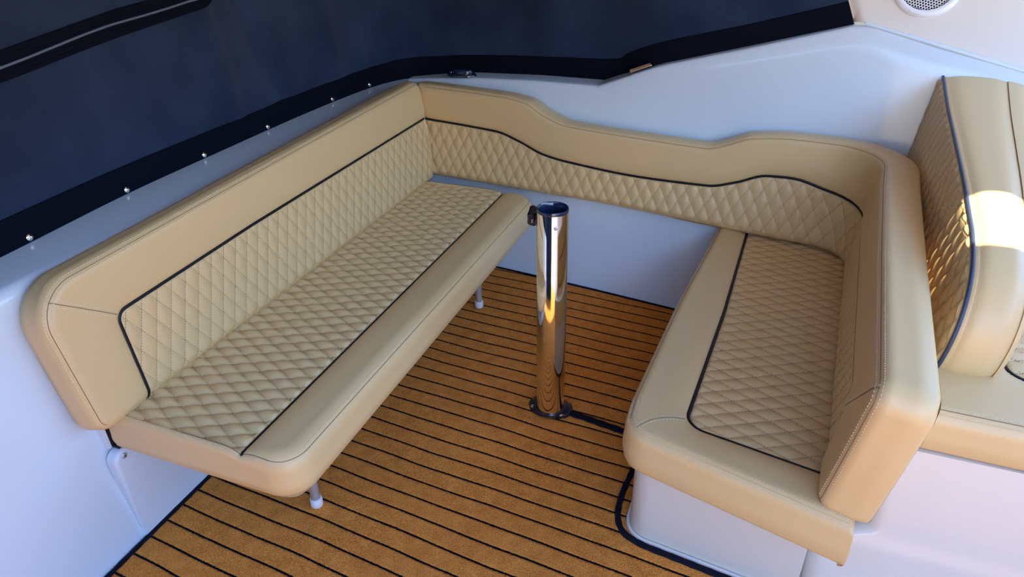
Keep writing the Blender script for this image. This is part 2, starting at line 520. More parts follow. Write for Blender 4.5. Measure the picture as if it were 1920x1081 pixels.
    def quilt(s, bm):
        Q = np.asarray(s.qpoly, float)
        u0, v0 = Q.min(0); u1, v1 = Q.max(0)
        corners = np.array([(u0, v0), (u1, v0), (u0, v1), (u1, v1)])
        a, b = s.ab(corners[:, 0], corners[:, 1])
        segs = []
        pitch = 0.0068
        # invert (a,b)->(U,V)
        def inv(a, b):
            p = (a + b) / 2 * s.qw; q = (a - b) / 2 * s.qh
            p = p + s.skew * q
            if s.swap: p, q = q, p
            return p + s.qo[0], q + s.qo[1]
        for fam in (0, 1):
            rng = (a.min(), a.max(), b.min(), b.max()) if fam == 0 else (b.min(), b.max(), a.min(), a.max())
            for k in range(math.floor(rng[0]), math.ceil(rng[1]) + 1):
                step_len = math.hypot(s.qw / 2, s.qh / 2)
                t = np.arange(rng[2], rng[3], pitch / step_len)
                kk = np.full(t.shape, float(k))
                A = inv(kk, t) if fam == 0 else inv(t, kk)
                B_ = inv(kk, t + 0.62 * pitch / step_len) if fam == 0 else inv(t + 0.62 * pitch / step_len, kk)
                A = np.stack(A, 1); B_ = np.stack(B_, 1)
                M_ = (A + B_) / 2
                ok = inside(M_[:, 0], M_[:, 1], Q)
                A = A[ok]; B_ = B_[ok]
                if len(A):
                    ok = (pdist(((A + B_) / 2)[:, 0], ((A + B_) / 2)[:, 1], s.pipe) > 0.006) & (pdist(((A + B_) / 2)[:, 0], ((A + B_) / 2)[:, 1], s.loop) > 0.014)
                    A = A[ok]; B_ = B_[ok]
                if len(A): segs.append((A, B_))
        A = np.concatenate([q[0] for q in segs]); B_ = np.concatenate([q[1] for q in segs])
        lf = 0.0004 + 0.16 * s.amp
        s.caps(bm, s.surf(A, lf), s.surf(B_, lf), s.surf((A + B_) / 2, lf + 0.0013), 0.0006, 2)
def offset_loop(loop, d):
    P = np.asarray(loop, float)
    T = np.gradient(P, axis=0); T /= np.linalg.norm(T, axis=1)[:, None] + 1e-12
    return P + np.stack([-T[:, 1], T[:, 0]], 1) * d

# ================================================================== SETTING
def wall_back_y(x, z):
    lo = 0.815 - 0.118 * (x + 0.30) + 0.0 * z
    up = 0.966 - 0.103 * (x + 0.8) + 0.16 * (z - 0.38)
    up40 = 0.966 - 0.103 * (x + 0.8) + 0.16 * (0.40 - 0.38)
    return lo + (up40 - lo) * (z / 0.40) if z < 0.40 else up
def wall_left_x(z): return -0.845 - 0.145 * z

# --- floor slab under the carpet, and cockpit sole beyond
b = MB(); b.box((0.4, -1.9, -0.025), (4.4, 6.6, 0.03)); b.build('floor', gel, smooth=False, kind='structure')

# --- left hull side, from the sole up to the coaming, rounded over at the top
b = MB()
ys = np.linspace(-3.0, 0.98, 40)
prof = [(-0.845, 0.0), (wall_left_x(0.2), 0.2), (wall_left_x(0.4), 0.4), (wall_left_x(0.6), 0.6), (wall_left_x(0.70), 0.70)]
cx_, cz_ = wall_left_x(0.70) - 0.030, 0.70
for k in range(1, 9):
    a = k / 8 * PI / 2
    prof.append((cx_ + 0.030 * math.cos(a), cz_ + 0.032 * math.sin(a)))
prof += [(-1.02, 0.735), (-1.10, 0.738), (-1.22, 0.740)]
V = []
for y in ys:
    for (x, z) in prof: V.append((x, y, z))
n = len(prof); F = []
for i in range(len(ys) - 1):
    for k in range(n - 1): F.append((i * n + k, i * n + k + 1, (i + 1) * n + k + 1, (i + 1) * n + k))
F = [f[::-1] for f in F]
b.add(V, F)
b.build('wall_left', gel, kind='structure', angle=80)

# --- back hull side (bulkhead along the dinette) with its ledge and the rising fairing edge
edge_x = [-1.25, -0.99, -0.694, -0.403, -0.135, 0.10, 0.387, 0.70, 0.762, 0.95, 1.18, 1.5, 2.1]
edge_z = [0.742, 0.745, 0.775, 0.789, 0.793, 0.885, 0.962, 1.050, 1.053, 1.003, 0.955, 0.90, 0.85]
ez = lambda x: np.interp(x, edge_x, edge_z)
b = MB()
xs = sorted(set(list(np.linspace(-1.0, 2.1, 90)) + [-0.135, 0.762, 0.70, -0.12, -0.15]))
rows = 14
V = []; F = []
for x in xs:
    top = float(ez(x))
    for k in range(rows):
        z = 0.40 * k / 5 if k <= 5 else 0.40 + (top - 0.012 - 0.40) * (k - 5) / (rows - 6)
        V.append((x, wall_back_y(x, z), z))
    yb = wall_back_y(x, top)
    for a in (22, 45, 67, 90):
        r = 0.012; aa = math.radians(a)
        V.append((x, yb + r * (1 - math.cos(aa)), top - r + r * math.sin(aa)))
    wid = 0.20 if x < -0.135 else max(0.09, 0.20 - 2.0 * (x + 0.135))
    V.append((x, yb + 0.04, top + 0.001)); V.append((x, yb + wid, top + 0.003))
n = rows + 6
for i in range(len(xs) - 1):
    for k in range(n - 1): F.append((i * n + k, (i + 1) * n + k, (i + 1) * n + k + 1, i * n + k + 1))
b.add(V, F)
b.build('wall_back', gel, kind='structure', angle=55)
# corner fillet moulding between the two ledges
b = MB()
pts = [(-1.14, 0.60), (-1.12, 0.85), (-1.04, 1.06), (-0.90, 1.14)]
inner = [(-0.972, 0.86), (-0.962, 0.91), (-0.940, 0.965), (-0.885, 1.008)]
b.add([(x, y, 0.736) for x, y in inner] + [(x, y, z) for (x, y), z in zip([(-1.22, 0.86), (-1.25, 1.05), (-1.15, 1.25), (-0.90, 1.30)], (0.740, 0.742, 0.745, 0.748))]
      + [(x, y, 0.50) for x, y in inner], [(i + 4, i + 5, i + 1, i) for i in range(3)] + [(i, i + 1, i + 9, i + 8) for i in range(3)])
b.build('trim_1', gel, kind='structure')

# --- fairing side panel (cream) that carries the speaker; leans away above the moulded edge
PB = Vector((0.762, wall_back_y(0.762, 1.053) + 0.012, 1.053))
tdir = (Vector((1.18, wall_back_y(1.18, 0.955) + 0.012, 0.955)) - PB).normalized()
lean = 0.95
def panel(t, h, d=0.0):
    """point on the leaning panel: t along its lower edge, h up the slope, d out of it"""
    up = Vector((-0.48, lean * 0.55, 1.0)).normalized()
    up = (up - tdir * up.dot(tdir) * 0.0)
    nn = tdir.cross(up).normalized()
    if nn.y > 0: nn = -nn
    return PB + tdir * t + up * h + nn * d
# filler block added to stop light leaking between canvas and fairing
b = MB(); b.box((0.70, 1.06, 1.10), (0.24, 0.05, 0.26)); b.build('leak_block', gel_w, kind='structure', smooth=False)
b = MB()
V = []; F = []
T_ = np.concatenate([np.linspace(-0.075, 0.0, 12), np.linspace(0.05, 1.9, 36)]); H_ = list(np.linspace(0.0, 1.2, 20))
for t in T_:
    for h in H_:
        k = min(1.0, max(0, (0.02 - (t + 0.045)) / 0.05))
        V.append(tuple(panel(max(t, -0.065), h, -0.06 * (1 - math.sqrt(max(0, 1 - k * k))) - (0.10 if t < -0.07 else 0))))
n = len(H_)
for i in range(len(T_) - 1):
    for k in range(n - 1): F.append((i * n + k, (i + 1) * n + k, (i + 1) * n + k + 1, i * n + k + 1))
b.add(V, F)
b.build('wall_fairing', gel_w, kind='structure')
# moulded lip along the foot of the panel
b = MB()
b.tube([tuple(panel(t, -0.004, 0.004)) for t in np.linspace(-0.03, 1.45, 60)], 0.0065, 10)
b.build('trim_2', gel, kind='structure')

# --- unseen roof added to block the sun, holed to let the sun patch in
RZ = 1.95
TGT = Vector((1.015, 0.03, 0.80))
k = (RZ - TGT.z) / SUN_DIR.z
HC = TGT + SUN_DIR * k
b = MB()
hx0, hx1, hy0, hy1 = HC.x - 0.20, HC.x + 0.20, HC.y - 0.11, HC.y + 0.22
X0, X1, Y0, Y1 = -1.35, 1.85, -1.95, 1.6
for (a0, a1, c0, c1) in ((X0, hx0, Y0, Y1), (hx1, X1, Y0, Y1), (hx0, hx1, Y0, hy0), (hx0, hx1, hy1, Y1)):
    b.box(((a0 + a1) / 2, (c0 + c1) / 2, RZ + 0.02), (a1 - a0, c1 - c0, 0.04))
# D-shaped hole added through it, outlined to shape the sun patch
hole = [(q, HC.y - 0.09) for q in np.linspace(HC.x - 0.085, HC.x + 0.115, 40)] + [(HC.x + 0.115, q) for q in np.linspace(HC.y - 0.08, HC.y + 0.01, 12)] + [(HC.x + 0.015 + 0.10 * math.cos(a), HC.y + 0.02 + 0.125 * math.sin(a)) for a in np.linspace(0.0, PI, 91)] + [(HC.x - 0.085, q) for q in np.linspace(HC.y + 0.01, HC.y - 0.08, 12)]
def to_rect(p):
    dx, dy = p[0] - HC.x, p[1] - HC.y
    t = min(abs((hx1 if dx > 0 else hx0) - HC.x) / max(abs(dx), 1e-6), abs((hy1 if dy > 0 else hy0) - HC.y) / max(abs(dy), 1e-6))
    return (HC.x + dx * t, HC.y + dy * t)
ring = [to_rect(p) for p in hole]
V = []; F = []
for z_ in (RZ, RZ + 0.04): V += [(p[0], p[1], z_) for p in hole] + [(p[0], p[1], z_) for p in ring]
n = len(hole)
for k in range(n):
    k2 = (k + 1) % n
    F.append((k, k2, n + k2, n + k)); F.append((2 * n + k, 3 * n + k, 3 * n + k2, 2 * n + k2)); F.append((k, 2 * n + k, 2 * n + k2, k2))
# corner fills of the square round the ring
b.add(V, F)
for cx_2, cy_2 in ((hx0, hy0), (hx1, hy0), (hx0, hy1), (hx1, hy1)):
    sx_2 = 1 if cx_2 > HC.x else -1; sy_2 = 1 if cy_2 > HC.y else -1
    b.box((cx_2 + sx_2 * 0.0 - sx_2 * 0.055, cy_2 - sy_2 * 0.02, RZ + 0.045), (0.11, 0.04, 0.01))
    b.box((cx_2 - sx_2 * 0.02, cy_2 - sy_2 * 0.055, RZ + 0.045), (0.04, 0.11, 0.01))
b.build('sun_block_roof', roof_m, kind='structure', smooth=False)

# --- unseen canvas added aft to port, to block light from behind
b = MB(); b.box((-0.35, -2.45, 1.0), (1.9, 0.02, 2.0)); b.build('wall_front_blocker', canvas, kind='structure', smooth=False)
# --- low hull side to starboard, unseen; placed and raised to block low light
b = MB(); b.box((1.99, -0.9, 0.575), (0.06, 4.2, 1.15)); b.build('wall_right', gel, kind='structure', smooth=False)

# ================================================================== CARPET
def carpet_z(x, y): return 0.0015 * math.sin(5 * x + 3 * y) + 0.0012 * math.sin(9 * y - 2 * x)
cr_root = thing('striped_carpet', 'tan marine carpet striped with thin black teak-plank lines across cockpit floor', 'carpet', (0, -0.5, 0.0))
b = MB()
V = []; F = []
nx, ny = 120, 220
gx = np.linspace(-0.836, 1.9, nx); gy_t = np.linspace(0, 1, ny)
for x in gx:
    yb = wall_back_y(x, 0) - 0.004
    for t in gy_t:
        y = -4.4 + (yb + 4.4) * t
        bumpz = 0.012 * math.exp(-(((x + 0.16) / 0.12) ** 2 + ((y + 0.10) / 0.09) ** 2)) * 0.6
        V.append((x, y, 0.006 + carpet_z(x, y) + bumpz))
for i in range(nx - 1):
    for k in range(ny - 1): F.append((i * ny + k, (i + 1) * ny + k, (i + 1) * ny + k + 1, i * ny + k + 1))
b.add(V, F)
b.build('pile', carpet, cr_root)
def strip(path, w, z0, name, parent, hgt=0.006):
    """flat woven binding that follows a plan path"""
    P = resample(path, int(plen(path) / 0.012) + 2)
    T = np.gradient(P, axis=0); T /= np.linalg.norm(T, axis=1)[:, None]
    Nn = np.stack([-T[:, 1], T[:, 0]], 1)
    m = MB(); V = []; F = []
    prof = [(-0.5, 0), (-0.42, 0.8), (-0.15, 1.0), (0.15, 1.0), (0.42, 0.8), (0.5, 0)]
    for i, (p, nn) in enumerate(zip(P, Nn)):
        wob = 1 + 0.10 * math.sin(i * 1.7)
        for a, h in prof:
            q = p + nn * a * w * wob
            V.append((q[0], q[1], z0 + carpet_z(q[0], q[1]) + h * hgt))
    n = len(prof)
    for i in range(len(P) - 1):
        for k in range(n - 1): F.append((i * n + k, (i + 1) * n + k, (i + 1) * n + k + 1, i * n + k + 1))
    m.add(V, F)
    return m.build(name, binding, parent, label='black edge binding')
strip([(-0.832, -3.4), (-0.832, 0.86)], 0.014, 0.005, 'edge_binding', cr_root)
strip([(x, wall_back_y(x, 0) - 0.009) for x in np.linspace(-0.82, 0.35, 30)], 0.010, 0.005, 'edge_binding', cr_root)
bp_ = smooth_curve([(0.306, 0.70), (0.306, 0.0), (0.302, -0.17), (0.295, -0.268), (0.301, -0.342), (0.326, -0.392), (0.374, -0.415), (0.444, -0.4255), (0.588, -0.4435), (0.73, -0.461)], 8)
strip(bp_, 0.017, 0.005, 'edge_binding', cr_root, 0.008)
strip(smooth_curve([(0.035, 0.008), (0.10, 0.003), (0.18, -0.010), (0.31, -0.030)], 10), 0.026, 0.007, 'seam_binding', cr_root, 0.005)
settle(cr_root)

# ================================================================== BASES
# dinette box under the right seat
r = thing('seat_plinth', 'white moulded plinth with rounded corner beneath the shorter right seat', 'plinth', (0.55, 0.1, 0.0))
b = MB(); b.prism([(0.742, 0.66), (0.345, 0.715)] + round_poly([(0.345, 0.70), (0.333, -0.390, 0.06), (0.742, -0.440)], 12)[1:], 0.0, 0.252, bev=0.006)
b.build('pedestal', gel_n, r)
b = MB()
fl = round_poly([(0.340, 0.60), (0.3285, -0.395, 0.064), (0.74, -0.4455)], 12)
b.tube([(x, y, 0.010) for x, y in fl], 0.0055, 8)
b.build('bedding_bead', gel_w, r)
settle(r)
# helm seat base
r = thing('helm_plinth', 'white moulded plinth beneath the helm seat at the right edge', 'plinth', (1.3, 0.0, 0.0))
def hy(x, y, z):
    return (x, y, z)
b = MB()
V = []; F = []
zz = np.linspace(0, 0.446, 40)
pl_ = round_poly([(0.745, 0.62), (0.745, -0.50, 0.035), (1.95, -0.50, 0.0), (1.95, 0.62)], 10)
for z in zz:
    for (x, y) in pl_:
        k = z / 0.442
        xo = max(0.0, (z - 0.205)) / 0.045
        xo = min(1.0, xo)
        xx = x + (0.843 - 0.745) * xo * xo * (3 - 2 * xo) if x < 1.0 else x
        if x < 0.80: xx = min(xx, 0.9)
        yy_ = y + 0.03 + (0.108 * k if y < 0 else 0)
        V.append((xx, yy_, z))
n = len(pl_)
for i in range(len(zz) - 1):
    for k in range(n):
        k2 = (k + 1) % n
        F.append((i * n + k, i * n + k2, (i + 1) * n + k2, (i + 1) * n + k))
F.append(tuple((len(zz) - 1) * n + k for k in range(n)))
b.add(V, F)
b.build('pedestal', gel_n, r, angle=60)
settle(r)

# left seat base panel with screw
r = thing('kickboard', 'white screwed-on board along the hull side beneath the long left bench', 'kickboard', (-0.85, 0.0, 0.0))
b = MB()
def lp(a, bb, c):
    # local: a along y, bb = height, c = thickness out of the wall
    return (-0.866 - 0.03 * bb + c, a, bb)
b.prism(round_poly([(0.80, 0.0), (0.80, 0.278, 0.02), (-0.828, 0.278, 0.03), (-0.828, 0.0)], 8), 0.0, 0.030, bev=0.010, f=lambda x, y, z: lp(x, y, z))
b.build('board', gel, r)
s_ = MB()
scp = Vector(lp(-0.800, 0.262, 0.030))
s_.lathe([(0.0075, 0.0), (0.0075, 0.0015), (0.006, 0.003), (0.003, 0.0034)], scp, 24, M=Matrix.Rotation(PI / 2, 3, 'Y'))
for q in range(3):
    a = q * PI / 3
    s_.box(scp + Vector((0.0034, 0, 0)), (0.0008, 0.0065, 0.0010), 1, rot=Matrix.Rotation(a, 3, 'X'))
s_.build('screw', [steel, dark], r, label='small steel screw')
settle(r)
# black hinge channel above that panel, behind the bench
r = thing('hinge_channel', 'black channel between the left bench cushion and the white hull side', 'channel', (-0.88, 0, 0.28))
b = MB(); b.box((-0.885, 0.0, 0.319), (0.018, 1.60, 0.074)); b.box((-0.868, 0.0, 0.2835), (0.030, 1.60, 0.006))
b.build('rail', dark, r, smooth=False)
b = MB(); b.box((-0.884, -0.806, 0.322), (0.022, 0.008, 0.080)); b.build('end_cap', gel, r, smooth=False, label='white end cap')
settle(r)

# ================================================================== LEFT BENCH
# ---- seat cushion
def fseat(z0):
    def f(u, v, d):
        u = np.asarray(u); return np.stack([u, v, z0 + d], 1)
    return f
ZL = 0.374
bench = thing('bench_seat_cushion', 'long quilted tan vinyl bench seat cushion on two steel legs at left', 'seat cushion', (-0.6, 0.0, 0.0))
x0, x1, y0, y1 = -0.872, -0.322, -0.800, 0.802
c8 = lambda cx, cy, r, a0, a1: arc(cx, cy, r, a0, a1, 8)
rc = 0.075; rb = 0.02
bot = c8(x0 + rb, y0 + rb, rb, 225, 270) + c8(x1 - rc, y0 + rc, rc, 270, 315)
rgt = c8(x1 - rc, y0 + rc, rc, 315, 360) + c8(x1 - rc, y1 - rc, rc, 0, 45)
top = c8(x0 + rb, y1 - rb, rb, 135, 90) + c8(x1 - rc, y1 - rc, rc, 90, 45)
lft = c8(x0 + rb, y0 + rb, rb, 225, 180) + c8(x0 + rb, y1 - rb, rb, 180, 135)
PX = -0.466
pipe = [(PX, y0 + 0.013), (PX, y1 - 0.013)]
cs = Cushion([bot, rgt, top, lft], fseat(ZL), 0.094, R=0.046, rfun=lambda u, v: np.interp(u, [PX - 0.01, x1 - 0.045], [0.020, 0.046]), qpoly=[(x0 + 0.004, y0 + 0.013), (PX, y0 + 0.013), (PX, y1 - 0.013), (x0 + 0.004, y1 - 0.013)],
             pipe=pipe, amp=0.0135, qw=0.0452, qh=0.0905, qo=(-0.6705, -0.6805), swap=True, roll=0.020, roll_w=0.062, back_r=0.016)
se = SEAM_E
front = [(x1 - se - 0.012, y0 + 0.07), (x1 - se - 0.012, y1 - 0.07)]
seamloop = round_poly([(x0, y0 + se), (x1 - se, y0 + se, rc - se), (x1 - se, y1 - se, rc - se), (x0, y1 - se)], 8)
nearrow = [(x0 + 0.02, y0 + se - 0.006), (PX + 0.05, y0 + se - 0.006)]
st = [[(x1 - se - 0.0065, y0 + 0.075), (x1 - se - 0.0065, y1 - 0.075)], nearrow]
cs.build(bench, 'border', stitches=st, seam_rows=[seamloop])
for (lx, ly) in ((-0.4752, -0.588), (-0.464, 0.5013)):
    m = MB(); m.lathe([(0.0125, 0.006), (0.0125, 0.286)], (lx, ly, 0), 24)
    leg = m.build('leg', steel, bench, label='grey steel leg')
    m = MB(); m.lathe([(0.0145, 0.009), (0.0165, 0.012), (0.0168, 0.030), (0.0155, 0.036), (0.0128, 0.0365)], (lx, ly, 0), 24)
    foot = m.build('foot_cap', whitep, leg, label='white plastic foot cap')
m = MB(); m.box((-0.47, -0.04, 0.2775), (0.05, 1.30, 0.006)); m.box((-0.62, 0.0, 0.2775), (0.40, 1.4, 0.005))
m.build('seat_board', dark, bench, smooth=False, label='dark board under the cushion')
off = -bench.location
for ch in [o for o in bpy.data.objects if o.parent == bench or (o.parent and o.parent.parent == bench)]:
    ch.data.transform(Matrix.Translation(off))

# ---- backrest
def fleft(u, v, d):
    t = -0.18; n = math.sqrt(1 + t * t)
    X = -0.81 + t * (v - 0.38)
    return np.stack([X + d / n, u + 0 * v, v + d * 0.18 / n], 1)
lb = thing('bench_back_cushion', 'long quilted tan vinyl backrest standing along the left hull side behind the bench', 'backrest', (-0.87, 0.0, 0.376))
bz = 0.378
bot = arc(-0.815, bz + 0.04, 0.04, 225, 270, 8) + [(0.868, bz)]
rgt = round_poly([(0.868, bz), (0.905, 0.70, 0.2), (0.905, 0.715, 0.0)], 6)
rgt = [(0.868, bz), (0.890, 0.52), (0.912, 0.66)] + arc(0.866, 0.733, 0.048, -5, 45, 6)
top = arc(-0.745, 0.638, 0.11, 135, 92, 8) + [(-0.45, 0.7535), (0.1, 0.766)] + arc(0.866, 0.733, 0.048, 88, 45, 6)
lft = arc(-0.815, bz + 0.04, 0.04, 225, 180, 6) + [(-0.8555, 0.56)] + arc(-0.745, 0.638, 0.1105, 178, 135, 8)
pipeL = round_poly([(-0.705, bz + 0.004), (-0.690, 0.609, 0.03), (-0.2, 0.621, 0), (0.885, 0.628)], 8)
cs = Cushion([bot, rgt, top, lft], fleft, 0.082, R=0.030, qpoly=pipeL + [(0.868, bz)], pipe=pipeL, amp=0.0050, qw=0.0478, qh=0.0872,
             qo=(-0.602, 0.540), roll=0.014, roll_w=0.06, back_r=0.026)
sl = np.vstack([cs.sides[3], cs.sides[2][1:]])
seamL = offset_loop(sl, -se)
m_in = [(-0.816, 0.707), (-0.691, 0.607)]
mi = np.array(m_in)
cs.build(lb, 'border', stitches=[offset_loop(sl, -se - 0.0065), offset_loop(sl, -se + 0.0065), mi + np.array([0.0045, 0.0045]), mi - np.array([0.0045, 0.0045])],
         seam_rows=[seamL, m_in])
settle(lb)

# ================================================================== WRAP-AROUND BACKREST (back wall + right arm)
ax, ay = -0.905, 0.87 - 0.103 * (-0.905 + 0.8)
CRN = (0.8145, 0.7037)
path = round_poly([(ax, ay), (CRN[0], CRN[1], 0.12), (0.7345, -0.540)], 40)
PATH = resample(path, 900)
SL = plen(PATH)
sarr = np.linspace(0, SL, 900)
TG = np.gradient(PATH, axis=0); TG /= np.linalg.norm(TG, axis=1)[:, None]
NN = np.stack([-TG[:, 1], TG[:, 0]], 1)      # left of travel = outwards
def fwrap(u, v, d):
    u = np.asarray(u, float)
    px = np.interp(u, sarr, PATH[:, 0]); py = np.interp(u, sarr, PATH[:, 1])
    ex = np.where(u > SL, u - SL, 0)
    nx_ = np.interp(u, sarr, NN[:, 0]); ny_ = np.interp(u, sarr, NN[:, 1])
    ln = np.hypot(nx_, ny_); nx_ /= ln; ny_ /= ln
    tl = np.interp(u, [0, 1.6, 1.95, SL], [0.16, 0.16, 0.13, 0.12])
    o = tl * (v - 0.38) - d
    return np.stack([px + nx_ * o + TG[-1, 0] * ex, py + ny_ * o + TG[-1, 1] * ex, v + d * 0.14], 1)
def sx_(x): # s of a point on the back-wall leg
    return (x - ax) * math.hypot(1, 0.103)
def sy_(y): # s of a point on the arm leg
    return SL - (y + 0.540) * math.hypot(1, 0.0645)
zt = pchip([sx_(-.905), sx_(-.855), sx_(-.505), sx_(-.40), sx_(-.32), sx_(-.22), sx_(.027), sx_(.30), sx_(.37), sx_(.45), sx_(.606), sy_(.615), sy_(.0), SL],
           [.760, .760, .754, .740, .702, .674, .665, .660, .680, .712, .726, .726, .712, .706])
zp = pchip([0, sx_(-.855), sx_(-.525), sx_(-.42), sx_(-.32), sx_(-.22), sx_(.082), sx_(.33), sx_(.42), sx_(.52), sx_(.60), sx_(.732), sy_(.50), sy_(-.2)],
           [.622, .620, .607, .580, .545, .530, .514, .520, .545, .583, .587, .560, .53, .53])
zb = pchip([0, sx_(-.15), sx_(.40), sx_(.6), sy_(.4), SL], [.386, .386, .371, .366, .358, .358])
S_ = np.linspace(0, SL - 0.085, 260)
EB = SL - 0.030
bot = [(q, float(zb(q))) for q in S_[:-3]] + arc(EB - 0.035, 0.358 + 0.035, 0.035, 270, 315, 6)
re_ = 0.048
rgt = arc(EB - 0.035, 0.358 + 0.035, 0.035, 315, 360, 6) + [(SL - 0.012, 0.53)] + arc(SL - re_, 0.706 - re_, re_, 0, 45, 8)
top = [(q, float(zt(q))) for q in S_ if q < SL - re_ - 0.01] + arc(SL - re_, 0.706 - re_, re_, 88, 45, 8)
lft = [(0, float(zb(0))), (0, 0.55), (0, float(zt(0)))]
spe = sy_(-0.34)
pw = [(q, float(zp(q))) for q in np.linspace(0.002, spe - 0.05, 230)] + arc(spe - 0.05, 0.53 - 0.05, 0.05, 88, 0, 8) + [(spe + 0.012, 0.363)]
wr = thing('wraparound_back_cushion', 'quilted tan vinyl backrest with wavy top curving from hull side round to the right arm', 'backrest', (0.3, 0.8, 0.37))
cs = Cushion([bot, rgt, top, lft], fwrap, 0.086, R=0.030, qpoly=pw + [(q, float(zb(q))) for q in S_[::-6] if q < spe], pipe=pw, amp=0.0062,
             qw=0.0482, qh=0.0885, qo=(sx_(-0.6076), 0.4929), roll=0.015, roll_w=0.06, step=0.0045)
topc = np.vstack([cs.sides[2], cs.sides[1][::-1][1:]])
sm = offset_loop(topc, -se)
sm = sm[(sm[:, 0] > 0.04)]
def tangential(P, d): return offset_loop(P, d)
mit = [(SL - 0.026, 0.688), (spe + 0.02, 0.520)]
mt = np.array(mit)
cs.build(wr, 'border', stitches=[tangential(sm, -0.0065), tangential(sm, 0.0065), mt + np.array([-.004, .004]), mt + np.array([.004, -.004])], seam_rows=[sm, mit])
settle(wr)

# ================================================================== RIGHT SEAT
ZR = 0.352
rs = thing('seat_cushion', 'short quilted tan vinyl seat cushion with rounded corner on the right white plinth', 'seat cushion', (0.55, 0.1, 0.252))
near = lambda x: -0.400 - 0.262 * (x - 0.342) * 1.0 - 0.0
pl4 = round_poly([(0.390, 0.815), (0.330, 0.20, 0.6), (0.300, -0.28, 0.5), (0.303, -0.410, 0.085), (0.795, -0.538)], 16)
pl4 = np.array(pl4)
# split at the middle of the rounded near-left corner
ic = int(np.argmin(np.hypot(pl4[:, 0] - 0.33, pl4[:, 1] + 0.40)))
lft = pl4[:ic + 1][::-1]           # corner -> far (bottom->top)
bot = pl4[ic:]                     # corner -> right
rgt = np.array([(0.795, -0.538), (0.822, -0.30), (0.840, 0.25), (0.842, 0.745)])
top = np.array([(0.390, 0.815), (0.6, 0.795), (0.842, 0.745)])
pipeR = round_poly([(0.490, 0.795), (0.470, 0.20, 0.8), (0.437, -0.335, 0.055), (0.790, -0.402)], 14)
cs = Cushion([bot, rgt, top, lft], fseat(ZR), 0.098, R=0.030, qpoly=list(pipeR) + [(0.81, -0.2), (0.83, 0.2), (0.834, 0.738), (0.6, 0.787)], pipe=pipeR,
             amp=0.0060, qw=0.0468, qh=0.0885, qo=(0.5337, -0.2055), swap=True, roll=0.018, roll_w=0.065)
sl = np.vstack([lft[::-1], bot[1:]])
sm = offset_loop(sl, se)[:-14]
k0 = 10
rcn = [(0.337, -0.392), (0.372, -0.352), (0.436, -0.322)]
rcs = smooth_curve(rcn, 8)
cs.build(rs, 'border', stitches=[offset_loop(sl, se + 0.0065)[30:], offset_loop(sl, se - 0.0065)[30:], offset_loop(rcs, 0.0055), offset_loop(rcs, -0.0055)], seam_rows=[sm, rcs])
settle(rs)

# ================================================================== HELM SEAT (right edge)
hc = thing('helm_seat_cushion', 'tan vinyl helm seat cushion with double-stitched front roll at right edge', 'seat cushion', (1.3, 0.0, 0.445))
x0, x1, y0, y1 = 0.893, 1.85, -0.357, 0.60
bot = [(x0 + 0.004, y0 + 0.004), (x0 + 0.012, y0), (x1, y0 - 0.02)]
rgt = [(x1, y0 - 0.02), (x1, y1)]
top = [(x0, y1), (x1, y1)]
lft = [(x0 + 0.004, y0 + 0.004), (x0, y0 + 0.02), (x0, y1)]
pipeH = round_poly([(1.07, 0.55), (1.07, -0.175, 0.05), (1.84, -0.19)], 10)
cs = Cushion([bot, rgt, top, lft], fseat(0.535), 0.088, R=0.034, qpoly=list(pipeH) + [(1.84, 0.55)], pipe=pipeH, amp=0.0055, qw=0.047, qh=0.088, qo=(1.1, 0.0), swap=True,
             roll=0.010, roll_w=0.05, step=0.006)
sm = np.array([(x0 + 0.008, y0 + 0.020), (x1, y0)])
cs.build(hc, 'border', stitches=[sm + np.array([0, .0065]), sm - np.array([0, .0065])], seam_rows=[sm])
settle(hc)

hb = thing('helm_back_cushion', 'thick quilted tan vinyl helm backrest with blue-grey piping, sunlit patch on its edge', 'backrest', (0.98, 0.3, 0.53))
PIPB = smooth_curve([(0.858, 0.925), (0.65, 0.8865), (0.41, 0.852), (0.235, 0.827), (0.07, 0.798), (-0.014, 0.781), (-0.10, 0.747), (-0.156, 0.700), (-0.189, 0.640), (-0.197, 0.575), (-0.189, 0.535)], 8)
def fh(side):
    def f(u, v, d):
        u = np.asarray(u, float)
        X = 0.92 + 0.13 * (v - 0.5)
        if side > 0: X = X + 0.112 + 0.08 * np.maximum(0, u)
        return np.stack([X + side * d, u, v], 1)
    return f
def helm_face(side, parent):
    P = PIPB
    # outline: bottom (near->far), far edge, top curve
    i = int(len(P) * 0.62)
    near = P[i:][::-1]       # bottom-near up to the shoulder
    topc = P[:i + 1][::-1]   # shoulder -> far top
    bot = np.array([tuple(P[-1]), (0.3, 0.537), (0.80, 0.54)])
    rgt = np.array([(0.80, 0.54), (0.845, 0.75), tuple(P[0])])
    return bot, rgt, topc, near
bot, rgt, topc, near_ = helm_face(-1, hb)
pipeline = np.vstack([near_, topc[1:]])
EDGE_SAVE = EDGE
